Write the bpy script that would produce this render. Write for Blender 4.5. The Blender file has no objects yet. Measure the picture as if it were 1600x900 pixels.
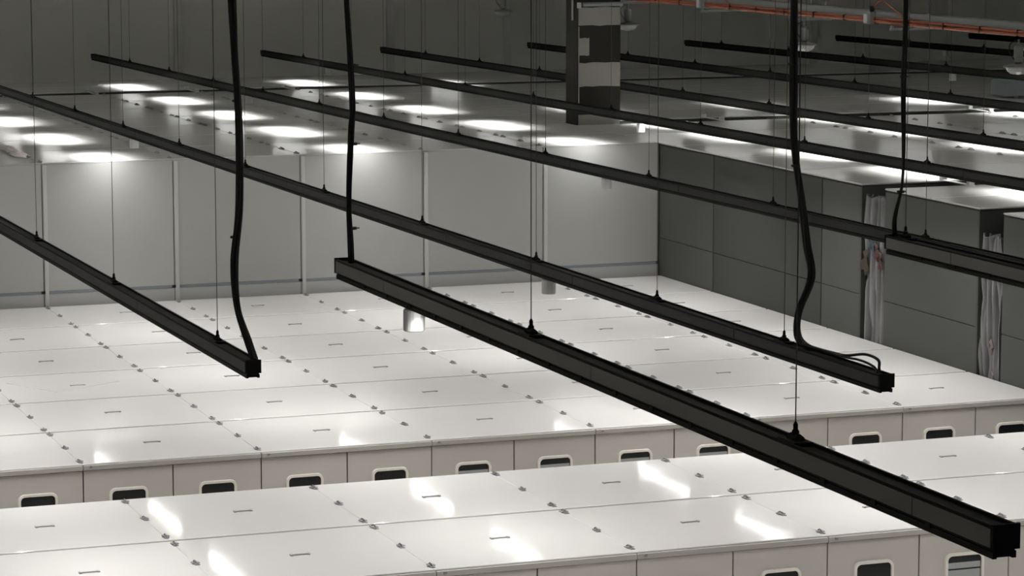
import bpy, bmesh, math, random
from mathutils import Vector, Matrix
random.seed(7)
SC = bpy.context.scene
COL = SC.collection

# ------------------------------------------------------------------ camera
FZ = 2.6                      # floor -> top of the low cabins
F_PX = 4511.16
yaw, pit, roll = 0.3565, 0.1376, -0.0009
CAM = Vector((-7.6539, -36.573, 7.4361 + FZ))
fwd0 = Vector((math.sin(yaw), math.cos(yaw), 0)); r0 = Vector((math.cos(yaw), -math.sin(yaw), 0)); up = Vector((0, 0, 1))
fw = fwd0 * math.cos(pit) - up * math.sin(pit); u0 = fwd0 * math.sin(pit) + up * math.cos(pit)
RR = r0 * math.cos(roll) + u0 * math.sin(roll); UU = -r0 * math.sin(roll) + u0 * math.cos(roll)
cd = bpy.data.cameras.new('camera'); cam = bpy.data.objects.new('camera', cd); COL.objects.link(cam)
cd.sensor_width = 36.0; cd.lens = F_PX / 1600.0 * 36.0; cd.clip_end = 300
m = Matrix((RR, UU, -fw)).transposed().to_4x4(); m.translation = CAM
cam.matrix_world = m
SC.camera = cam

# ------------------------------------------------------------------ world, exposure, lamp strengths
w = bpy.data.worlds.new('world'); SC.world = w; w.use_nodes = True
w.node_tree.nodes['Background'].inputs[0].default_value = (0.02, 0.02, 0.02, 1)
w.node_tree.nodes['Background'].inputs[1].default_value = 0.2
SC.view_settings.view_transform = 'Standard'; SC.view_settings.look = 'None'
SC.view_settings.gamma = 1.0; SC.view_settings.use_curve_mapping = False
SC.view_settings.exposure = 0.0
SC.cycles.max_bounces = 7; SC.cycles.diffuse_bounces = 4; SC.cycles.glossy_bounces = 3
LAMP_W = 52.0                 # each track lamp's beam
LAMP_SPREAD = math.radians(118)
LENS_E = 15.0                  # glow of the lamp's lens
LAMP_COL = (1.0, 0.985, 0.96)

# ------------------------------------------------------------------ materials
def mat(name, col, rough=0.5, spec=0.5, metal=0.0, noise=0.0, nscale=4.0, bump=0.0, bscale=3.0, bdist=0.01, emis=None, estr=0.0, per_obj=0.0):
    M = bpy.data.materials.new(name); M.use_nodes = True
    nt = M.node_tree; b = nt.nodes['Principled BSDF']
    b.inputs['Base Color'].default_value = (*col, 1); b.inputs['Roughness'].default_value = rough
    b.inputs['Specular IOR Level'].default_value = spec; b.inputs['Metallic'].default_value = metal
    tc = nt.nodes.new('ShaderNodeTexCoord'); oi = nt.nodes.new('ShaderNodeObjectInfo')
    ad = nt.nodes.new('ShaderNodeVectorMath'); ad.operation = 'ADD'
    ml = nt.nodes.new('ShaderNodeMath'); ml.operation = 'MULTIPLY'; ml.inputs[1].default_value = 37.0
    nt.links.new(oi.outputs['Random'], ml.inputs[0])
    nt.links.new(tc.outputs['Object'], ad.inputs[0]); nt.links.new(ml.outputs[0], ad.inputs[1])
    if noise or per_obj:
        n = nt.nodes.new('ShaderNodeTexNoise'); n.inputs['Scale'].default_value = nscale; n.inputs['Detail'].default_value = 4
        nt.links.new(ad.outputs[0], n.inputs['Vector'])
        mr = nt.nodes.new('ShaderNodeMapRange'); mr.inputs[3].default_value = 1 - noise; mr.inputs[4].default_value = 1 + noise
        nt.links.new(n.outputs['Fac'], mr.inputs[0])
        mp = nt.nodes.new('ShaderNodeMapRange'); mp.inputs[3].default_value = 1 - per_obj; mp.inputs[4].default_value = 1 + per_obj
        nt.links.new(oi.outputs['Random'], mp.inputs[0])
        mm = nt.nodes.new('ShaderNodeMath'); mm.operation = 'MULTIPLY'
        nt.links.new(mr.outputs[0], mm.inputs[0]); nt.links.new(mp.outputs[0], mm.inputs[1])
        vm = nt.nodes.new('ShaderNodeVectorMath'); vm.operation = 'SCALE'; vm.inputs[0].default_value = col
        nt.links.new(mm.outputs[0], vm.inputs['Scale']); nt.links.new(vm.outputs[0], b.inputs['Base Color'])
    if bump:
        n2 = nt.nodes.new('ShaderNodeTexNoise'); n2.inputs['Scale'].default_value = bscale; n2.inputs['Detail'].default_value = 1
        nt.links.new(ad.outputs[0], n2.inputs['Vector'])
        bp = nt.nodes.new('ShaderNodeBump'); bp.inputs['Strength'].default_value = bump; bp.inputs['Distance'].default_value = bdist
        nt.links.new(n2.outputs['Fac'], bp.inputs['Height']); nt.links.new(bp.outputs[0], b.inputs['Normal'])
    if emis:
        b.inputs['Emission Color'].default_value = (*emis, 1); b.inputs['Emission Strength'].default_value = estr
    return M

M = {}
M['roof'] = mat('roof_white_gloss', (0.74, 0.727, 0.715), 0.065, 0.5, noise=0.02, nscale=1.2, bump=0.5, bscale=0.9, bdist=0.004, per_obj=0.015)
M['roof_tall'] = mat('roof_tall_gloss', (0.52, 0.517, 0.505), 0.22, 0.5, noise=0.04, nscale=1.2, bump=0.5, bscale=0.9, bdist=0.004, per_obj=0.03)
M['seam'] = mat('seam_sealant', (0.22, 0.21, 0.2), 0.7)
M['dark_core'] = mat('cabin_core_dark_frame', (0.035, 0.034, 0.033), 0.8)
M['wall_low'] = mat('cabin_wall_warm_grey', (0.52, 0.495, 0.465), 0.45, noise=0.015, per_obj=0.02)
M['trim_low'] = mat('eave_trim_beige', (0.42, 0.40, 0.375), 0.4)
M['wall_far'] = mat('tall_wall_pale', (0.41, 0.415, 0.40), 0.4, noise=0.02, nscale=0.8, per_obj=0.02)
M['wall_base'] = mat('tall_wall_base_strip', (0.42, 0.425, 0.42), 0.45)
M['rail'] = mat('rail_blue_grey', (0.21, 0.23, 0.255), 0.5)
M['batten'] = mat('batten_pale', (0.54, 0.54, 0.52), 0.4)
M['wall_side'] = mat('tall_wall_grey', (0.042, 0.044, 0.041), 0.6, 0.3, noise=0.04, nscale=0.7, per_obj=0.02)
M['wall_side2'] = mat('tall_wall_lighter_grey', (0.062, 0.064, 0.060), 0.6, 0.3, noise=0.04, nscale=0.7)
M['clip'] = mat('clip_grey_metal', (0.25, 0.255, 0.255), 0.45, metal=0.3)
M['handle'] = mat('handle_grey', (0.33, 0.33, 0.325), 0.5)
M['win_frame'] = mat('window_frame_cream', (0.80, 0.76, 0.70), 0.35)
M['glass'] = mat('window_glass_dark', (0.012, 0.015, 0.016), 0.04, 0.5)
M['reflection'] = mat('pane_reflection_grey', (0.35, 0.37, 0.37), 0.5)
M['black'] = mat('track_black', (0.007, 0.007, 0.007), 0.65, 0.12)
M['plate'] = mat('track_plate_black', (0.009, 0.0093, 0.009), 0.5, 0.2)
M['plate_near'] = mat('track_plate_grey', (0.14, 0.14, 0.134), 0.5, 0.3)
M['cable'] = mat('cable_rubber_black', (0.006, 0.006, 0.006), 0.6, 0.3)
M['wire'] = mat('steel_wire_dark', (0.03, 0.03, 0.03), 0.5)
M['lens'] = mat('lamp_lens', (0.8, 0.8, 0.8), 0.4, emis=LAMP_COL, estr=LENS_E)
M['fitting'] = mat('white_plastic', (0.48, 0.48, 0.475), 0.35)
M['hall'] = mat('hall_wall_grey', (0.87, 0.87, 0.825), 0.8, noise=0.06, nscale=0.25)
M['pilaster'] = mat('pilaster_grey', (0.72, 0.72, 0.68), 0.8)
M['floor'] = mat('floor_pale_vinyl', (0.68, 0.66, 0.63), 0.5, noise=0.1, nscale=0.6)
M['ceiling'] = mat('ceiling_pale', (0.88, 0.88, 0.86), 0.9)
M['col_dark'] = mat('column_dark_concrete', (0.022, 0.021, 0.018), 0.9, 0.15, noise=0.12, nscale=1.5)
M['plaster'] = mat('column_pale_plaster', (0.24, 0.23, 0.212), 0.85, noise=0.08, nscale=2)
M['tray'] = mat('tray_galvanised', (0.19, 0.20, 0.195), 0.5, metal=0.3)
M['orange'] = mat('conduit_orange', (0.24, 0.05, 0.014), 0.5)
M['lamp_body'] = mat('lamp_grey_aluminium', (0.14, 0.145, 0.14), 0.45, metal=0.2)
M['lamp_bell'] = mat('lamp_frosted_bell', (0.27, 0.275, 0.265), 0.25)
M['film'] = mat('plastic_film', (0.15, 0.15, 0.153), 0.25, noise=0.25, nscale=3)
M['film_pink'] = mat('plastic_film_pinkish', (0.92, 0.84, 0.82), 0.2)
M['pink_pale'] = mat('faded_pink_tape', (0.2, 0.16, 0.15), 0.6)
M['brown'] = mat('brown_paper', (0.036, 0.028, 0.016), 0.8, noise=0.3)
M['pink'] = mat('pink_tape', (0.08, 0.036, 0.034), 0.6)
M['green'] = mat('green_tape', (0.03, 0.052, 0.047), 0.6)
M['duct'] = mat('duct_blue_grey', (0.24, 0.27, 0.28), 0.45, metal=0.2)

# ------------------------------------------------------------------ helpers
def newmesh(name, verts, faces, material, smooth=False):
    me = bpy.data.meshes.new(name); me.from_pydata([tuple(v) for v in verts], [], faces)
    me.materials.append(material); me.update()
    if smooth:
        for p in me.polygons: p.use_smooth = True
    return me
def link(name, me, loc=(0, 0, 0), parent=None, rot=None):
    o = bpy.data.objects.new(name, me); COL.objects.link(o)
    o.location = loc
    if rot: o.rotation_euler = rot
    if parent is not None: o.parent = parent
    return o
def tag(o, label, cat, group=None):
    o['label'] = label; o['category'] = cat
    if group: o['group'] = group
    return o
def thing(name, label, cat, loc, group=None):
    return tag(link(name, None, loc), label, cat, group)
def struct(o):
    o['kind'] = 'structure'; return o
class MB:
    def __init__(s): s.v = []; s.f = []
    def box(s, x0, x1, y0, y1, z0, z1, c=0.0):
        n = len(s.v)
        if c <= 0:
            s.v += [(x0,y0,z0),(x1,y0,z0),(x1,y1,z0),(x0,y1,z0),(x0,y0,z1),(x1,y0,z1),(x1,y1,z1),(x0,y1,z1)]
            s.f += [tuple(n+i for i in q) for q in ((0,3,2,1),(4,5,6,7),(0,1,5,4),(1,2,6,5),(2,3,7,6),(3,0,4,7))]
        else:
            s.v += [(x0,y0,z0),(x1,y0,z0),(x1,y1,z0),(x0,y1,z0),(x0,y0,z1-c),(x1,y0,z1-c),(x1,y1,z1-c),(x0,y1,z1-c),
                    (x0+c,y0+c,z1),(x1-c,y0+c,z1),(x1-c,y1-c,z1),(x0+c,y1-c,z1)]
            s.f += [tuple(n+i for i in q) for q in ((0,3,2,1),(8,9,10,11),(0,1,5,4),(1,2,6,5),(2,3,7,6),(3,0,4,7),(4,5,9,8),(5,6,10,9),(6,7,11,10),(7,4,8,11))]
        return s
    def lathe(s, prof, seg=16, cx=0, cy=0, cap=True):
        n = len(s.v); k = len(prof)
        for r, z in prof:
            for i in range(seg):
                a = 2*math.pi*i/seg; s.v.append((cx+r*math.cos(a), cy+r*math.sin(a), z))
        for j in range(k-1):
            for i in range(seg):
                i2 = (i+1) % seg
                s.f.append((n+j*seg+i, n+j*seg+i2, n+(j+1)*seg+i2, n+(j+1)*seg+i))
        if cap:
            s.f.append(tuple(n+i for i in reversed(range(seg)))); s.f.append(tuple(n+(k-1)*seg+i for i in range(seg)))
        return s
    def tube(s, pts, r, seg=8):
        pts = [Vector(p) for p in pts]; n = len(s.v); rs = r if isinstance(r, (list, tuple)) else [r]*len(pts)
        ref = Vector((0.31, 0.95, 0.05))
        for j, p in enumerate(pts):
            t = (pts[min(j+1, len(pts)-1)] - pts[max(j-1, 0)]).normalized()
            a = t.cross(ref)
            if a.length < 1e-3: a = t.cross(Vector((1, 0, 0)))
            a.normalize(); b = t.cross(a)
            for i in range(seg):
                th = 2*math.pi*i/seg; s.v.append(tuple(p + a*(rs[j]*math.cos(th)) + b*(rs[j]*math.sin(th))))
        for j in range(len(pts)-1):
            for i in range(seg):
                i2 = (i+1) % seg
                s.f.append((n+j*seg+i, n+j*seg+i2, n+(j+1)*seg+i2, n+(j+1)*seg+i))
        s.f.append(tuple(n+i for i in reversed(range(seg)))); s.f.append(tuple(n+(len(pts)-1)*seg+i for i in range(seg)))
        return s
    def prism_y(s, prof, ya, yb, za, zb):           # profile (x,z) swept along y, z offset za -> zb
        n = len(s.v); k = len(prof)
        s.v += [(x, ya, z+za) for x, z in prof] + [(x, yb, z+zb) for x, z in prof]
        for i in range(k):
            j = (i+1) % k; s.f.append((n+i, n+j, n+k+j, n+k+i))
        s.f.append(tuple(n+i for i in reversed(range(k)))); s.f.append(tuple(n+k+i for i in range(k)))
        return s
    def mesh(s, name, material, smooth=False):
        me = newmesh(name, s.v, s.f, material, smooth)
        bm = bmesh.new(); bm.from_mesh(me); bmesh.ops.recalc_face_normals(bm, faces=bm.faces); bm.to_mesh(me); bm.free()
        return me
    def build(s, name, material, parent=None, loc=(0, 0, 0), smooth=False):
        return link(name, s.mesh(name, material, smooth), loc, parent)
_cache = {}
def boxmesh(name, sx, sy, sz, material, c=0.0):     # origin at the centre of the base
    k = (name, round(sx, 4), round(sy, 4), round(sz, 4), material.name, c)
    if k not in _cache: _cache[k] = MB().box(-sx/2, sx/2, -sy/2, sy/2, 0, sz, c).mesh(name, material)
    return _cache[k]
def catmull(pts, n=8):
    P = [Vector(p) for p in pts]; out = []
    for i in range(len(P)-1):
        a, b, c, d = P[max(i-1, 0)], P[i], P[i+1], P[min(i+2, len(P)-1)]
        for k in range(n):
            t = k/n
            out.append(0.5*((2*b)+(c-a)*t+(2*a-5*b+4*c-d)*t*t+(3*b-a-3*c+d)*t**3))
    return out + [P[-1]]

# ------------------------------------------------------------------ hall shell
HX0, HX1, HY0, HY1, HZ = -19.0, 42.0, -40.0, 41.0, 12.0
struct(MB().box(HX0, HX1, HY0, HY1, -0.2, 0).build('floor', M['floor']))
struct(MB().box(HX0, HX1, HY0, HY1, HZ, HZ+0.2).build('ceiling', M['ceiling']))
wb = struct(MB().box(HX0, HX1, HY1, HY1+0.3, 0, HZ).build('wall_back', M['hall']))
struct(MB().box(HX0-0.3, HX0, HY0, HY1, 0, HZ).build('wall_left', M['hall']))
struct(MB().box(HX1, HX1+0.3, HY0, HY1, 0, HZ).build('wall_right', M['hall']))
struct(MB().box(HX0, HX1, HY0-0.3, HY0, 0, HZ).build('wall_front', M['hall']))
for px in (11.46, 17.57, 21.07, 30.8):
    link('pilaster', boxmesh('pilaster', 0.22, 0.1, HZ, M['pilaster']), (px, HY1-0.05, 0), wb)

# ------------------------------------------------------------------ modular cabins
ZL = FZ                       # top of the low roofs
ZT = FZ + 2.58                # top of the tall roofs
MOD = 2.4
clip_me = None
def clip_mesh():
    b = MB(); b.box(-0.035, 0.035, -0.10, 0.10, 0, 0.012, 0.004); b.box(-0.055, 0.055, -0.035, 0.035, 0.012, 0.022, 0.004)
    b.tube([(0.0, -0.095, 0.012), (0.0, -0.05, 0.035), (0.0, 0.05, 0.035), (0.0, 0.095, 0.012)], 0.009, 6)
    return b.mesh('clip', M['clip'])
def handle_mesh():
    b = MB(); b.box(-0.115, -0.085, -0.028, 0.028, 0, 0.018, 0.004); b.box(0.085, 0.115, -0.028, 0.028, 0, 0.018, 0.004)
    b.box(-0.09, 0.09, -0.012, 0.012, 0.004, 0.016, 0.003)
    return b.mesh('handle', M['handle'])
CLIP, HANDLE = clip_mesh(), handle_mesh()

def rrect(w_, h_, r, n=5):
    pts = []
    for cx, cz, a0 in ((w_/2-r, h_/2-r, 0), (-w_/2+r, h_/2-r, 90), (-w_/2+r, -h_/2+r, 180), (w_/2-r, -h_/2+r, 270)):
        for i in range(n+1):
            a = math.radians(a0+90*i/n); pts.append((cx+r*math.cos(a), cz+r*math.sin(a)))
    return pts
def window_meshes():
    WO, HO, WI, HI = 0.52, 0.92, 0.45, 0.85
    o = rrect(WO, HO, 0.085); i = rrect(WI, HI, 0.055); n = len(o)
    v = [(x, 0, z) for x, z in o] + [(x, -0.03, z) for x, z in [(a*0.985, b*0.99) for a, b in o]] + [(x, -0.03, z) for x, z in i] + [(x, 0, z) for x, z in i]
    f = []
    for k in range(n):
        j = (k+1) % n
        for a in range(3): f.append((a*n+k, a*n+j, (a+1)*n+j, (a+1)*n+k))
    fr = newmesh('window_frame', v, f, M['win_frame'])
    bm = bmesh.new(); bm.from_mesh(fr); bmesh.ops.recalc_face_normals(bm, faces=bm.faces); bm.to_mesh(fr); bm.free()
    p = rrect(WI+0.01, HI+0.01, 0.055)
    pv = [(x, -0.004, z) for x, z in p] + [(x, 0.0, z) for x, z in p]
    pf = [tuple(range(n)), tuple(reversed(range(n, 2*n)))] + [(k, (k+1) % n, n+(k+1) % n, n+k) for k in range(n)]
    pm = newmesh('window_pane', pv, pf, M['glass'])
    bm = bmesh.new(); bm.from_mesh(pm); bmesh.ops.recalc_face_normals(bm, faces=bm.faces); bm.to_mesh(pm); bm.free()
    return fr, pm
WFR, WPN = window_meshes()

def roof_grid(root, xs, ys, ztop, material, clips=True, gapx=0.003, gapy=0.085, th=0.05, handles=True):
    """panels between the seam lines xs, ys; every panel carries the clips of its right hand seam"""
    L = root.location
    for i in range(len(xs)-1):
        for j in range(len(ys)-1):
            sx, sy = xs[i+1]-xs[i], ys[j+1]-ys[j]
            cx, cy = (xs[i]+xs[i+1])/2, (ys[j]+ys[j+1])/2
            p = link('roof_panel', boxmesh('roof_panel', sx-gapx, sy-gapy, th, material, 0.006), (cx-L.x, cy-L.y, ztop-th-L.z), root)
            if clips and i < len(xs)-2:
                for t in (0.21, sy/2, sy-0.21):
                    c_ = link('clip', CLIP, (sx/2+random.uniform(-.01, .01), -sy/2+t+random.uniform(-.03, .03), th), p, (0, 0, random.uniform(-.12, .12))); c_.scale = (0.8, 0.85, 0.9)
            if handles:
                link('handle', HANDLE, (0, 0, th), p)

def low_block(name, label, x0, ncol, y0, y1, rows, front_windows):
    root = thing(name, label, 'cabin', (x0+ncol*MOD/2, (y0+y1)/2, 0), 'low white modular cabins')
    L = root.location; x1 = x0+ncol*MOD
    xs = [x0+MOD*i for i in range(ncol+1)]
    MB().box(x0+0.06-L.x, x1-0.06-L.x, y0+0.06-L.y, y1-0.06-L.y, 0, ZL-0.052).build('core_frame', M['dark_core'], root)
    # sealant bed under the panel joints
    MB().box(x0+0.03-L.x, x1-0.03-L.x, y0+0.03-L.y, y1-0.03-L.y, ZL-0.052, ZL-0.012-0.003).build('joint_sealant', M['seam'], root)
    roof_grid(root, xs, rows, ZL, M['roof'])
    # front wall: one window to each 1.2 m panel
    hp = ZL-0.12
    n = ncol*2
    for k in range(n):
        cx = x0+0.6+1.2*k
        wp = link('wall_panel', boxmesh('wall_panel', 1.2-(0.016 if k % 2 else 0.02), 0.05, hp, M['wall_low']), (cx-L.x, y0+0.035-L.y, 0.03), root)
        if front_windows:
            zc = ZL-0.34-0.46-0.03
            link('window_frame', WFR, (0, -0.025, zc), wp); link('window_pane', WPN, (0, -0.025, zc), wp)
            if (y0 == 0.0 and 4.9 < cx < 9.1) or (y0 < -5 and 8.5 < cx < 9.6):
                for bz in ((0.27, 0.34), (0.10, 0.25)): link('pane_reflection', boxmesh('pane_reflection', 0.43, 0.004, bz[1]-bz[0], M['reflection']), (0, -0.031, zc+bz[0]), wp)  # grey strips on the glass, a painted reflection of the roof opposite
    for k in range(n):
        cx = x0+0.6+1.2*k
        link('wall_panel', boxmesh('wall_panel', 1.19, 0.05, hp, M['wall_low']), (cx-L.x, y1-0.035-L.y, 0.03), root)
    ky = max(2, round((y1-y0)/1.2)); sy = (y1-y0-0.14)/ky
    for xx in (x0+0.035, x1-0.035):
        for k in range(ky):
            link('wall_panel', boxmesh('wall_panel', 0.05, sy-0.012, hp, M['wall_low']), (xx-L.x, y0+0.07+sy*(k+.5)-L.y, 0.03), root)
    # eave trims, one to each roof panel, and the bolt at each joint
    for k in range(ncol):
        t = link('eave_trim', boxmesh('eave_trim', MOD-0.012, 0.035, 0.062, M['trim_low'], 0.006), (x0+MOD*(k+.5)-L.x, y0-0.004-L.y, ZL-0.075), root)
        link('bolt', boxmesh('bolt', 0.035, 0.02, 0.03, M['clip'], 0.006), (-MOD/2+0.1, -0.022, 0.03), t)
        link('eave_trim', boxmesh('eave_trim', MOD-0.012, 0.035, 0.062, M['trim_low'], 0.006), (x0+MOD*(k+.5)-L.x, y1+0.004-L.y, ZL-0.075), root)
    return root

R2 = [0.0, 2.4, 4.8, 7.2, 9.6, 12.0, 14.42]
low_block('modular_cabin', 'low white-roofed cabin row in front of the pale far wall, with half-hidden windows', -12.0, 11, 0.0, 14.42, R2, True)
R1 = [-7.17, -4.72, -2.27]
low_block('modular_cabin', 'nearest white-roofed cabin row along the bottom of the picture, two roof panels deep', -12.0, 13, -7.17, -2.27, R1, True)

def tall_block(label, xs, ys, front=True, left=True, group='tall modular cabins', splits=None, clips=True):
    x0, x1, y0, y1 = xs[0], xs[-1], ys[0], ys[-1]
    root = thing('tall_modular_cabin', label, 'cabin', ((x0+x1)/2, (y0+y1)/2, 0), group); L = root.location
    MB().box(x0+0.06-L.x, x1-0.02-L.x, y0+0.06-L.y, y1-0.02-L.y, 0, ZT-0.052).build('core_frame', M['dark_core'], root)
    MB().box(x0+0.03-L.x, x1-0.01-L.x, y0+0.03-L.y, y1-0.01-L.y, ZT-0.052, ZT-0.027).build('joint_sealant', M['seam' if front else 'dark_core'], root)  # dark on blocks behind roof gaps, putting the gap's shade into the colour
    roof_grid(root, xs, ys, ZT, M['roof_tall'], clips=clips, gapy=0.03, th=0.025, handles=False)
    top = ZT-(0.03 if front else 0.055)
    if front:
        for i in range(len(xs)-1):
            sx = xs[i+1]-xs[i]; cx = (xs[i]+xs[i+1])/2
            zr = ZL+0.24
            link('base_panel', boxmesh('base_panel', sx-0.012, 0.05, zr-0.03-0.02, M['wall_base']), (cx-L.x, y0+0.035-L.y, 0.02), root)
            link('rail', boxmesh('rail', sx-0.1, 0.03, 0.05, M['rail'], 0.006), (cx-L.x, y0+0.02-L.y, zr-0.026), root)
            link('wall_panel', boxmesh('wall_panel', sx-0.016, 0.05, top-zr-0.028, M['wall_far']), (cx-L.x, y0+0.035-L.y, zr+0.028), root)
            if i:
                link('batten', boxmesh('batten', 0.065, 0.02, top-0.04, M['batten'], 0.004), (xs[i]+0.055-L.x, y0+0.0-L.y, 0.03), root)
    else:
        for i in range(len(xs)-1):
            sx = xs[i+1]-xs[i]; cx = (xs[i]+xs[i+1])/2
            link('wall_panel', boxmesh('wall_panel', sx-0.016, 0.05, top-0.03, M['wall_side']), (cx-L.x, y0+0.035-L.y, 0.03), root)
    if left:
        sp = splits or [y0, y1]; zl = ZL+0.73
        for q_, (a, b) in enumerate(zip(sp[:-1], sp[1:])):
            ms = M['wall_side' if q_ % 2 and len(sp) > 3 else 'wall_side2']
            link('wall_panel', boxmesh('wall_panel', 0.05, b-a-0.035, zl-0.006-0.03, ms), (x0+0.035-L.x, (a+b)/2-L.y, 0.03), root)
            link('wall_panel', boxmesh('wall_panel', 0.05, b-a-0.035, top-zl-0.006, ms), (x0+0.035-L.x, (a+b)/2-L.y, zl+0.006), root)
    return root
XF = [MOD*i for i in range(-2, 7)]                         # far block -4.8 .. 14.4
XR = [14.4+MOD*i for i in range(0, 11)]                    # right blocks 14.4 .. 38.4
YF = [14.5+MOD*i for i in range(8)]                        # 14.5 .. 31.3
tall_block('tall cabin with pale panelled front wall standing behind the low white roofs', XF, YF, True, False)
tall_block('tall grey-sided cabin right of the inner wall corner, beside the painted column', XR, [6.02+2.56*i for i in range(6)], False, True, splits=[6.02, 7.5, 11.97, 14.51])
tall_block('narrow tall grey cabin between the two gaps stuffed with plastic sheeting', XR, [2.12, 3.67, 5.22], False, True, splits=[2.12, 5.22])
tall_block('tall grey cabin cut by the right picture edge, nearest of the tall ones', XR, [-2.0, -0.3, 1.42], False, True, splits=[-2.0, 1.42])
tall_block('tall white-roofed cabin behind the painted column', XR[0:1]+XR[1:], [19.78+2.3*i for i in range(6)], False, True, splits=[19.78, 24.4, 31.28], clips=False)
XB = [MOD*i for i in range(-2, 17)]
tall_block('farthest tall cabin roof beyond the long dark gap', XB, [32.2, 34.1, 36.1], False, True, splits=[32.1, 36.1], clips=False)

# small white brackets bridging the gaps between the tall roofs
BR = [(7.05, 31.7, 'bracket across the long dark gap, leftmost of its three'), (9.5, 31.7, 'bracket across the long dark gap, second from the left'),
      (11.9, 31.7, 'bracket across the long dark gap beside the black cable'), (17.7, 19.3, 'bracket across the dark roof gap right of the painted column'),
      (24.15, 19.3, 'bracket across the short dark gap near the right picture edge'), (15.95, 5.62, 'bracket across the roof gap above the nearer plastic sheeting')]
for x, y, lb in BR:
    b = MB(); b.box(-0.05, 0.05, -0.55, 0.55, 0, 0.012, 0.004); b.box(-0.05, 0.05, -0.5, -0.42, 0.012, 0.07, 0.004); b.box(-0.05, 0.05, 0.42, 0.5, 0.012, 0.07, 0.004)
    o = b.build('roof_bracket', M['batten'], None, (x, y, ZT)); tag(o, 'small pale '+lb, 'bracket', 'roof brackets')

# ------------------------------------------------------------------ painted concrete column
c = thing('concrete_column', 'dark concrete column with pale plaster patches rising through the tall roofs', 'column', (14.95, 19.3, 0))
MB().box(-0.46, 0.5, -0.3, 0.34, 0, HZ).build('shaft', M['col_dark'], c)
def patch(x0, x1, z0, z1):
    random.seed(int(z0*100)); n = 7; v = []; f = []
    for k in range(n):
        x = x0+(x1-x0)*k/(n-1)
        a, b = z0+FZ+random.uniform(-.01, .01), z1+FZ+random.uniform(-.012, .012)
        v += [(x, -0.312, a), (x, -0.312, b), (x, -0.299, a), (x, -0.299, b)]
    for k in range(n-1):
        i = k*4; f += [(i, i+4, i+5, i+1), (i+1, i+5, i+7, i+3), (i, i+2, i+6, i+4)]
    f += [(0, 1, 3, 2), (4*n-4, 4*n-2, 4*n-1, 4*n-3)]
    link('plaster_patch', newmesh('plaster_patch', v, f, M['plaster']), (0, 0, 0), c)
patch(-0.44, 0.49, 4.62, 5.0); patch(-0.44, 0.49, 3.36, 3.85); patch(-0.44, -0.2, 4.0, 4.36); patch(-0.44, 0.49, 2.2, 2.78); patch(-0.44, 0.49, 5.2, 6.6)
MB().box(-0.47, 0.5, -0.345, -0.30, 2.5+FZ, 2.5+FZ+0.01).build('shaft_joint', M['col_dark'], c)
MB().tube([(-0.49, -0.1, 4.72+FZ), (-0.49, -0.1, HZ-0.02)], 0.02, 8).build('conduit', M['fitting'], c)
MB().tube([(-0.44, -0.33, 3.0+FZ), (-0.44, -0.33, 4.6+FZ)], 0.012, 6).build('corner_bead', M['plaster'], c)
MB().box(-0.47, -0.40, -0.36, -0.30, 4.98+FZ, 5.1+FZ, 0.01).build('sensor', M['fitting'], c)
MB().tube([(-0.36, -0.36, 5.06+FZ), (0.52, -0.36, 5.06+FZ)], 0.045, 10).build('cross_conduit', M['tray'], c)

# ------------------------------------------------------------------ hanging light tracks
PROF = [(-.065, 0), (-.050, 0), (-.050, -.016), (.050, -.016), (.050, 0), (.065, 0), (.065, -.112), (.052, -.112), (.052, -.123), (.060, -.123), (.060, -.155),
        (.040, -.155), (.040, -.148), (-.040, -.148), (-.040, -.155), (-.060, -.155), (-.060, -.123), (-.052, -.123), (-.052, -.112), (-.065, -.112)]
def hanger_mesh():
    b = MB(); b.box(-0.055, 0.055, -0.10, 0.10, -0.016, 0.006, 0.004); b.box(-0.026, 0.026, -0.055, 0.055, 0.006, 0.038, 0.016)
    b.lathe([(0.020, 0.02), (0.020, 0.05), (0.013, 0.06), (0.013, 0.085), (0.005, 0.10)], 10)
    return b.mesh('hanger', M['black'])
HANG = hanger_mesh()
def lens_mesh(): return MB().box(-0.038, 0.038, -1.1, 1.1, 0, 0.008).mesh('lamp_lens', M['lens'])
LENS = lens_mesh()
LD = bpy.data.lights.new('track_lamp', 'AREA'); LD.shape = 'RECTANGLE'; LD.size = 0.07; LD.size_y = 2.2
LD.energy = LAMP_W; LD.spread = LAMP_SPREAD; LD.color = LAMP_COL
HP = 4.07
LR = [-13.2, -9.1, -5.0, -0.9, 3.2, 7.25, 11.05, 15.0, 18.4, 22.5]
LY = [-14.1, -10.0, -5.9, -1.8, 2.3, 6.4, 10.6, 14.95, 19.4, 23.95, 28.6, 33.4]
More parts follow.
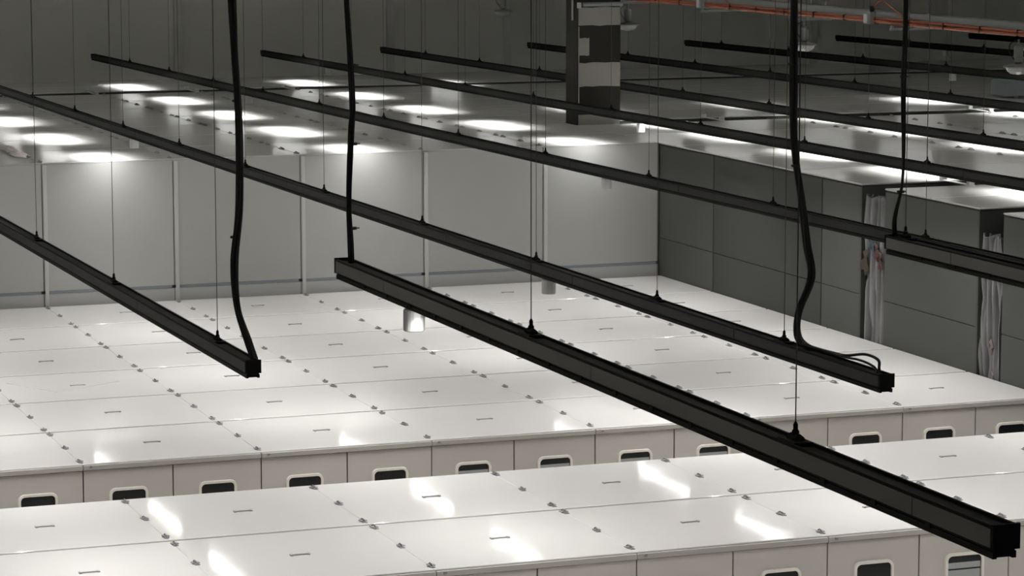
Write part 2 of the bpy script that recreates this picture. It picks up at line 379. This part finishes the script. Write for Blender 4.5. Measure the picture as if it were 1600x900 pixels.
def track(label, x, y0, y1, za, zb, hangers, lamps, latches=False):
    """top height za + zb*y above the low roofs"""
    zf = lambda y: za + zb*y + FZ
    root = thing('light_track', label, 'light track', (x, (y0+y1)/2, zf((y0+y1)/2)-0.155), 'black hanging light tracks')
    oy, oz = root.location.y, root.location.z
    b = MB(); b.prism_y(PROF, y0-oy, y1-oy, zf(y0)-oz, zf(y1)-oz); b.build('rail_body', M['black'], root)
    # charcoal cover plates, one to each length of rail
    ys = [y0+0.01]; k = math.ceil((y0-0.97)/HP)
    while 0.97+HP*k-1.2 < y1-0.3:
        yy = 0.97+HP*k-1.2
        if yy > y0+0.3: ys.append(yy)
        k += 1
    ys.append(y1-0.01)
    for a, e in zip(ys[:-1], ys[1:]):
        for s in (-1, 1):
            pf = [(s*.064, -.016), (s*.069, -.018), (s*.069, -.104), (s*.064, -.106)]
            MB().prism_y(pf, a+0.004-oy, e-0.004-oy, zf(a)-oz, zf(e)-oz).build('cover_plate', M['plate_near' if latches else 'plate'], root)
    for yy, d in ((y0, -1), (y1, 1)):
        link('end_cap', boxmesh('end_cap', 0.142, 0.014, 0.118, M['black']), (0, yy+d*0.007-oy, zf(yy)-0.112-oz), root)
    for hy in hangers:
        h = link('hanger', HANG, (0, hy-oy, zf(hy)-oz), root)
        ln = HZ - zf(hy) - 0.09
        kk = ('wire', round(ln, 2))
        if kk not in _cache: _cache[kk] = MB().tube([(0, 0, 0), (0, 0, ln)], 0.0034, 6).mesh('suspension_wire', M['wire'])
        link('suspension_wire', _cache[kk], (0, 0, 0.09), h)
    for ly in lamps:
        if ly-1.12 < y0 or ly+1.12 > y1: continue
        l = link('lamp_lens', LENS, (0, ly-oy, zf(ly)-0.1555-oz), root, (math.atan(zb), 0, 0))
        li = link('lamp_light', LD, (0, ly-oy, zf(ly)-0.162-oz), root)
    if latches:
        yy = y0+0.6
        while yy < y1-0.2:
            for s in (-1, 1):
                link('latch', boxmesh('latch', 0.012, 0.05, 0.03, M['black'], 0.003), (s*0.062, yy-oy, zf(yy)-0.134-oz), root)
            yy += 0.55
    return zf
def hs(y0, y1): return [0.97+HP*k for k in range(-12, 12) if y0+0.3 < 0.97+HP*k < y1-0.3]
z0f = track('black hanging track at the left edge, near end at lower left', -1.1, -12.5, 37.2, 3.33, -0.0023, [-11.29, -7.02, -2.9]+hs(-1, 37), LY)
zAf = track('black hanging track from the left edge down to the cable-looped end at right', 3.6, -15.33, 37.2, 3.352, -0.0033, [-13.37, -10.48, -7.12, -3.2]+hs(-1, 37), LY)
track('black hanging track second from left along its far ends, crossing the whole picture', 8.4, -15.2, 37.7, 3.386, -0.0056, hs(-15.2, 37.7), [0.7 if l == 2.3 else l for l in LY])
track('black hanging track passing before the column, far end left of the cable pair', 12.85, -15.2, 37.3, 3.431, -0.0062, hs(-15.2, 37.3), LY)
track('black hanging track whose far end lies just left of the column, passing behind it', 16.1, -15.2, 37.1, 3.438, -0.00555, hs(-15.2, 37.1), LR+[32.0])
track('black hanging track whose far end starts right at the column left side', 20.0, -15.2, 36.3, 3.521, -0.0055, hs(-15.2, 36.3), LR)
track('black hanging track starting right of the column under the orange conduit', 24.4, -4, 35.8, 3.627, -0.0085, hs(-4, 35.8), LR)
track('black hanging track at upper right, starting between the two thick right cables', 30.0, -4, 37.8, 3.608, -0.0093, hs(-4, 37.8), LR)
track('black hanging track at the upper right edge, shortest in view, below the orange conduit', 34.2, 4, 37.6, 3.6, -0.0093, hs(4, 37.6), LR)
track('added unseen black hanging track beyond the left picture edge, brightening the hall', -5.8, -12.5, 37.2, 3.33, -0.0023, hs(-12.5, 37), LY)  # unseen track, added so its lamps brighten the hall
LZ = [-18.25, -22.4]
zZf = track('nearest and largest black hanging track, both ends in view, running to lower right', -1.12, -25.4, -15.28, 4.59, 0.0, [-23.25, -19.38], LZ, True)
zBf = track('higher black hanging track at the right edge, hung beside the slanting cable', 3.6, -25.4, -15.4, 4.585, 0.0, [-23.25, -19.38, -15.62], LZ, True)

# ------------------------------------------------------------------ white cylinders on the tracks
def fitting_meshes():
    b = MB(); b.lathe([(0.07, 0), (0.078, 0.006), (0.078, 0.15), (0.07, 0.158)], 20); body = b.mesh('body', M['fitting'], False)
    b = MB(); b.box(-0.03, 0.03, -0.06, 0.06, 0.150, 0.165, 0.0); b.box(0.03, 0.046, -0.1, -0.04, 0.12, 0.165, 0.0); ad = b.mesh('adapter', M['fitting'])
    b = MB(); b.lathe([(0.058, -0.002), (0.058, 0.004)], 20); ring = b.mesh('rim', M['tray'])
    return body, ad, ring
FB, FA, FR = fitting_meshes()
FIT = [(-1.12, -17.0, 4.59, 0, 'under the nearest black track'), (3.6, -7.5, 3.352, -.0033, 'under the middle of the long track, right of centre'),
       (3.6, 12.35, 3.352, -.0033, 'at upper left above a bright roof pool'), (8.4, 2.55, 3.386, -.0056, 'in front of the pale wall, near its right corner'),
       (8.4, 22.4, 3.386, -.0056, 'just right of the leftmost thick cable'), (12.85, 11.75, 3.431, -.0062, 'right beside the foot of the column'),
       (12.85, 31.5, 3.431, -.0062, 'against the dark far wall, left of the cable pair'), (24.4, 21.0, 3.627, -.0085, 'at upper right below the second highest track'), (30.0, 31.5, 3.608, -.0093, 'at upper right below the highest long track')]
for x, y, a, bz, lb in FIT:
    z = a+bz*y+FZ-0.155-0.166
    t = thing('track_fitting', 'small white cylindrical fitting '+lb, 'track fitting', (x, y, z), 'white cylinders on the tracks')
    link('body', FB, (0, 0, 0), t); link('adapter', FA, (0, 0, 0), t); link('rim', FR, (0, 0, 0), t)

# ------------------------------------------------------------------ thick power cables
def cable(label, strands, r):
    root = thing('power_cable', label, 'cable', strands[0][0], 'thick black cables'); L = root.location
    for k, s in enumerate(strands):
        pts = [p-L for p in catmull(s, 8)]
        MB().tube(pts, r*(1-0.12*(k % 2)), 8).build('strand', M['cable'], root, smooth=True)
    return root, L
def bundle(x, y, zb, offs, ztop=HZ, n=3, r=0.024, ph=0):
    """offs: (height above the low roofs, dx, dy) knots of the hanging cable"""
    out = []
    for k in range(n):
        a = 2*math.pi*k/n+ph
        s = []
        for j, (z, dx, dy) in enumerate(offs):
            ww = r*1.05*(1+0.25*math.sin(j*1.9+k))
            s.append((x+dx+ww*math.cos(a+j*0.5), y+dy+ww*math.sin(a+j*0.5), z+FZ))
        s.append((x+offs[-1][1]+r*math.cos(a), y+offs[-1][2]+r*math.sin(a), ztop))
        out.append(s)
    return out
def ties(root, L, pts):
    for p in pts:
        o = MB().lathe([(0.030, -0.010), (0.034, 0), (0.030, 0.010)], 10); o.box(0.03, 0.052, -0.006, 0.006, -0.004, 0.004)
        o.build('cable_tie', M['cable'], root, (p[0]-L.x, p[1]-L.y, p[2]+FZ-L.z))
r_, L_ = cable('thick black cable rising from the near end of the lower left track', bundle(-1.1, -12.2, 0, [(3.34, 0.06, -0.12), (3.5, 0.03, -0.02), (3.8, -0.03, 0.1), (4.2, -0.05, 0.1), (4.7, -0.01, 0.05), (5.4, 0.0, 0.05), (6.0, -0.03, 0.05), (6.5, -0.05, 0.05), (7.4, -0.08, 0.05)], r=0.018), 0.019)
ties(r_, L_, [(-1.15, -12.1, 4.4), (-1.12, -12.12, 5.6)])
r_, L_ = cable('thick black cable pair rising from the far end of the nearest track', bundle(-1.12, -15.5, 0, [(4.58, 0, 0.02), (4.75, -0.01, 0), (5.1, -0.02, 0.0), (5.6, 0.0, 0.0), (5.8, 0.02, 0.02), (6.2, 0.0, 0), (6.8, -0.03, 0), (7.8, -0.03, 0)], r=0.0125), 0.013)
ties(r_, L_, [(-1.11, -15.5, 4.85), (-1.1, -15.5, 5.5), (-1.1, -15.48, 6.1)])
r_, L_ = cable('thick black swaying cable rising from the looped end of the long track', bundle(3.6, -13.6, 0, [(3.40, 0.02, -0.25), (3.48, -0.02, -0.1), (3.7, 0.02, -0.02), (4.0, 0.13, -0.02), (4.3, 0.11, 0.02), (4.7, 0.06, 0.03), (5.2, -0.02, 0.03), (5.8, -0.04, 0.03), (6.6, -0.045, 0.03), (7.6, -0.06, 0.03)], r=0.019), 0.020)
ties(r_, L_, [(3.58, -13.58, 5.0), (3.54, -13.57, 5.9)])
r_, L_ = cable('thin black cable slanting down to the higher track at the right', bundle(3.6, -15.45, 0, [(4.60, -0.02, -0.02), (4.75, -0.01, 0), (5.0, 0.05, 0.0), (5.3, 0.06, 0.0), (5.8, 0.05, 0.0), (6.5, 0.06, 0), (7.6, 0.04, 0)], n=2, r=0.011), 0.012)
ties(r_, L_, [(3.64, -15.45, 4.95), (3.65, -15.45, 5.9)])
# loose loop lying on the end of the long track
zz = zAf(-15.0)
lp = catmull([(3.6, -13.65, zAf(-13.6)+0.06), (3.58, -13.95, zz+0.035), (3.62, -14.35, zz+0.03), (3.6, -14.6, zz+0.05), (3.62, -14.9, zz+0.105), (3.63, -15.12, zz+0.09), (3.6, -15.2, zz+0.03), (3.6, -15.22, zz-0.005)], 8)
l2 = catmull([(3.57, -13.7, zAf(-13.6)+0.04), (3.6, -14.1, zz+0.03), (3.57, -14.55, zz+0.04), (3.58, -14.9, zz+0.055), (3.59, -15.12, zz+0.035), (3.58, -15.2, zz-0.005)], 8)
t = thing('cable_loop', 'loose black cable loop lying on the end of the long track', 'cable', (3.6, -14.6, zz))
MB().tube([p-t.location for p in lp], 0.013, 8).build('strand', M['cable'], t, smooth=True)
MB().tube([p-t.location for p in l2], 0.011, 8).build('strand', M['cable'], t, smooth=True)

# ------------------------------------------------------------------ cable tray with orange conduit
TX, TZ = 15.75, 5.17+FZ
t = thing('cable_tray', 'grey cable tray carrying an orange conduit along the upper right', 'cable tray', (TX, 14.0, TZ))
b = MB(); b.prism_y([(-.02, .03), (.27, .03), (.27, .20), (.255, .20), (.255, .045), (-.005, .045), (-.005, .20), (-.02, .20)], -16, 26, -0.04, -0.24+.2); b.build('tray_channel', M['tray'], t)
for k, (dx, dz, rr) in enumerate(((-0.05, -0.02, 0.027), (-0.047, 0.032, 0.022))):
    pts = [(dx+0.008*math.sin(yy*1.3+k), yy, dz+0.008*math.sin(yy*0.9+k*2)) for yy in [-16+0.7*i for i in range(61)]]
    MB().tube(pts, rr, 8).build('orange_conduit', M['orange'], t, smooth=True)
for k in range(34):
    link('conduit_tie', boxmesh('conduit_tie', 0.07, 0.022, 0.105, M['cable']), (-0.048, -15.5+1.2*k, -0.05), t)
for by in (-1.0+3.45, 7.46, 11.41, 15.36, 19.8, 23.3, 27.2, 31.2):
    b = MB(); b.box(-0.12, 0.75, -0.02, 0.02, -0.15, -0.11); b.box(-0.12, 0.75, -0.02, 0.02, -0.11, -0.10); b.box(0.60, 0.64, -0.02, 0.02, -0.11, HZ-TZ-0.01)
    b.box(-0.10, -0.06, -0.03, 0.03, -0.11, -0.06)
    b.build('bracket', M['tray'], t, (0, by-14.0, 0))
for by in (15.4, 8.3):
    jb = MB(); jb.box(-0.10, 0.08, -0.12, 0.12, -0.07, 0.14, 0.015); o = jb.build('junction_box', M['tray'], t, (-0.03, by-14, 0))
    MB().box(-0.115, -0.1, -0.02, 0.10, -0.05, 0.10).build('cover', M['fitting'], o)
    MB().tube([(0, 0, 0.13), (0.0, 0, 0.24)], 0.045, 10).build('gland', M['cable'], o)
    MB().tube(catmull([(0, -0.05, 0.22), (-0.02, -0.4, 0.34), (-0.03, -0.9, 0.2), (-0.03, -1.3, 0.05)], 6), 0.012, 6).build('drop_cable', M['orange'], o, smooth=True)

# ------------------------------------------------------------------ unlit high bay lamps under the tray
def bay_meshes():
    b = MB(); b.lathe([(0.035, 0.16), (0.055, 0.18), (0.075, 0.20), (0.075, 0.42), (0.06, 0.45), (0.02, 0.46), (0.02, 0.56)], 16); g = b.mesh('gear_housing', M['lamp_body'])
    b = MB(); b.lathe([(0.23, 0.11), (0.235, 0.13), (0.20, 0.15), (0.06, 0.175)], 24); s = b.mesh('shade', M['lamp_body'])
    v = MB(); v.lathe([(0.03, 0.0), (0.12, 0.012), (0.17, 0.05), (0.20, 0.11)], 28); l = v.mesh('glass_bell', M['lamp_bell'])
    b = MB(); b.tube(catmull([(0.03, 0, 0.56), (-0.13, 0.02, 0.5), (-0.16, 0, 0.36), (-0.06, 0, 0.22)], 6), 0.008, 6); c_ = b.mesh('flex', M['cable'], True)
    b = MB(); b.lathe([(0.012, 0.55), (0.012, 1.0)], 8); h = b.mesh('stem', M['tray'])
    return g, s, l, c_, h
BM = bay_meshes()
for (by, bz, lb) in ((27.4, 4.44, 'at the top edge left of the column'), (19.8, 4.46, 'hanging right of the column top'), (11.4, 4.46, 'half hidden behind the thick swaying cable'), (3.72, 4.49, 'cut by the right picture edge')):
    t = thing('high_bay_lamp', 'unlit grey high bay lamp with glass bell '+lb, 'lamp', (15.95, by, bz+FZ), 'unlit high bay lamps')
    for nm, me in zip(('gear_housing', 'shade', 'glass_bell', 'flex'), BM[:4]): link(nm, me, (0, 0, 0), t)
    link('stem', MB().tube([(0, 0, 0.55), (0, 0, TZ-0.152-(bz+FZ))], 0.014, 8).mesh('stem', M['tray']), (0, 0, 0), t)

# ------------------------------------------------------------------ bunched plastic sheeting in the gaps
def sheeting(label, y0, y1, zt, seed, extras):
    rnd = random.Random(seed)
    root = thing('plastic_sheeting', label, 'plastic sheet', (14.45, (y0+y1)/2, 0), 'sheeting in the cabin gaps'); L = root.location
    nu, nv = 44, 80; v = []; f = []
    ph = [rnd.uniform(0, 6.28) for _ in range(8)]
    zb = 0.02
    for j in range(nv+1):
        tv = j/nv; z = zb+(zt-zb)*tv
        pinch = 1-0.12*math.exp(-((tv-0.80)/0.05)**2)-0.18*max(0, tv-0.92)/0.08
        for i in range(nu+1):
            tu = i/nu-0.5
            d = 0.055*math.sin(tu*24+ph[0]+1.2*math.sin(tv*8+ph[1]))+0.03*math.sin(tu*43+ph[2]+2*tv)+0.03*math.sin(tv*18+tu*7+ph[3])+0.012*math.sin(tv*37+tu*19+ph[4])
            v.append((max(-0.035, 0.02+d), tu*(y1-y0)*0.97*pinch+0.03*math.sin(tv*5+ph[5]), z+0.03*math.sin(tu*30+ph[6])*(1 if j == nv else 0)))
    for j in range(nv):
        for i in range(nu):
            a = j*(nu+1)+i; f.append((a, a+1, a+nu+2, a+nu+1))
    me = newmesh('sheet', v, f, M['film'], True); o = link('sheet', me, (0, 0, 0), root)
    sm = o.modifiers.new('thickness', 'SOLIDIFY'); sm.thickness = 0.004
    for nm, mt, dy, z, sy, sz in extras:
        n_ = 12; vv = [(-0.012, 0, 0)]; ff = []
        for k in range(1, 4):
            for i in range(n_):
                a = 2*math.pi*i/n_; rr = k/3*(1+(0.28*math.sin(3*a+dy*9)+0.2*math.sin(5*a+z*7))*k/3)
                vv.append((0.022*math.sin(4*a+k*2+z*5)-0.01, rr*sy*math.cos(a), rr*sz*math.sin(a)))
        for i in range(n_):
            i2 = (i+1) % n_; ff.append((0, 1+i, 1+i2))
            for k in range(2): ff.append((1+k*n_+i, 1+(k+1)*n_+i, 1+(k+1)*n_+i2, 1+k*n_+i2))
        po = link(nm, newmesh(nm, vv, ff, M[mt], True), (-0.04, dy, z+FZ), root)
        po.modifiers.new('thickness', 'SOLIDIFY').thickness = 0.004
    return root
sheeting('bunched white plastic sheeting in the wider gap, with brown and pink patches', 5.24, 6.0, ZT-0.18, 3,
         [('paper_patch', 'brown', 0.24, 1.28, 0.13, 0.22), ('tape_patch', 'green', -0.02, 1.62, 0.12, 0.10), ('tape_patch', 'pink', -0.17, 1.5, 0.08, 0.14), ('tape_patch', 'pink', -0.30, 1.34, 0.05, 0.16)])
sheeting('bunched grey plastic sheeting in the narrow gap at the right edge', 1.44, 2.1, ZT-0.40, 11,
         [('tape_patch', 'pink_pale', -0.1, 0.5, 0.04, 0.10), ('tape_patch', 'pink_pale', -0.14, -0.05, 0.03, 0.2)])

# ------------------------------------------------------------------ loose film on the roofs
def film(label, x, y, z, lx, ly, h, seed, material='film'):
    rnd = random.Random(seed); n, k = 16, 10; v = []; f = []
    a = [rnd.uniform(0, 6.28) for _ in range(6)]
    for j in range(n+1):
        for i in range(k+1):
            tu, tv = i/k-0.5, j/n-0.5
            zz_ = h*(0.5+0.3*math.sin(tv*17+a[0]+3*tu)+0.25*math.sin(tu*11+tv*23+a[1]))*(1-abs(2*tv)**3)*(1-abs(2*tu)**3)
            v.append((lx*tu*(1+0.2*math.sin(9*tv+a[2])), ly*tv*(1+0.1*math.sin(7*tu+a[3])), max(0.0, zz_)))
    for j in range(n):
        for i in range(k):
            q = j*(k+1)+i; f.append((q, q+1, q+k+2, q+k+1))
    o = link('plastic_film', newmesh('plastic_film', v, f, M[material], True), (x, y, z))
    sm = o.modifiers.new('thickness', 'SOLIDIFY'); sm.thickness = 0.003; sm.offset = 1
    return tag(o, label, 'plastic film', 'loose film on the tall roofs')
film('crumpled pinkish film strip along the roof seam at the left edge', 2.32, 17.0, ZT+0.006, 0.26, 2.6, 0.10, 1, 'film_pink')
# thin board on the low roof
o = MB().box(-0.62, 0.62, -0.58, 0.58, 0, 0.006, 0.002).build('plastic_board', M['roof'], None, (1.05, 6.35, ZL+0.001)); o.rotation_euler = (0, 0, 0.5)
tag(o, 'thin white board lying on the low roof at the left edge', 'board')
# duct box far right on the tall roof
t = thing('duct_box', 'blue-grey duct box on the tall roof at the right picture edge', 'duct', (27.7, 22.6, ZT))
MB().box(-1.2, 1.2, -0.35, 0.35, 0.06, 0.42, 0.03).build('casing', M['duct'], t)
for dx in (-0.9, 0.9): MB().box(dx-0.06, dx+0.06, -0.3, 0.3, 0, 0.06).build('foot', M['tray'], t)
MB().box(-0.3, 1.1, -0.37, -0.35, 0.12, 0.36).build('access_panel', M['batten'], t)
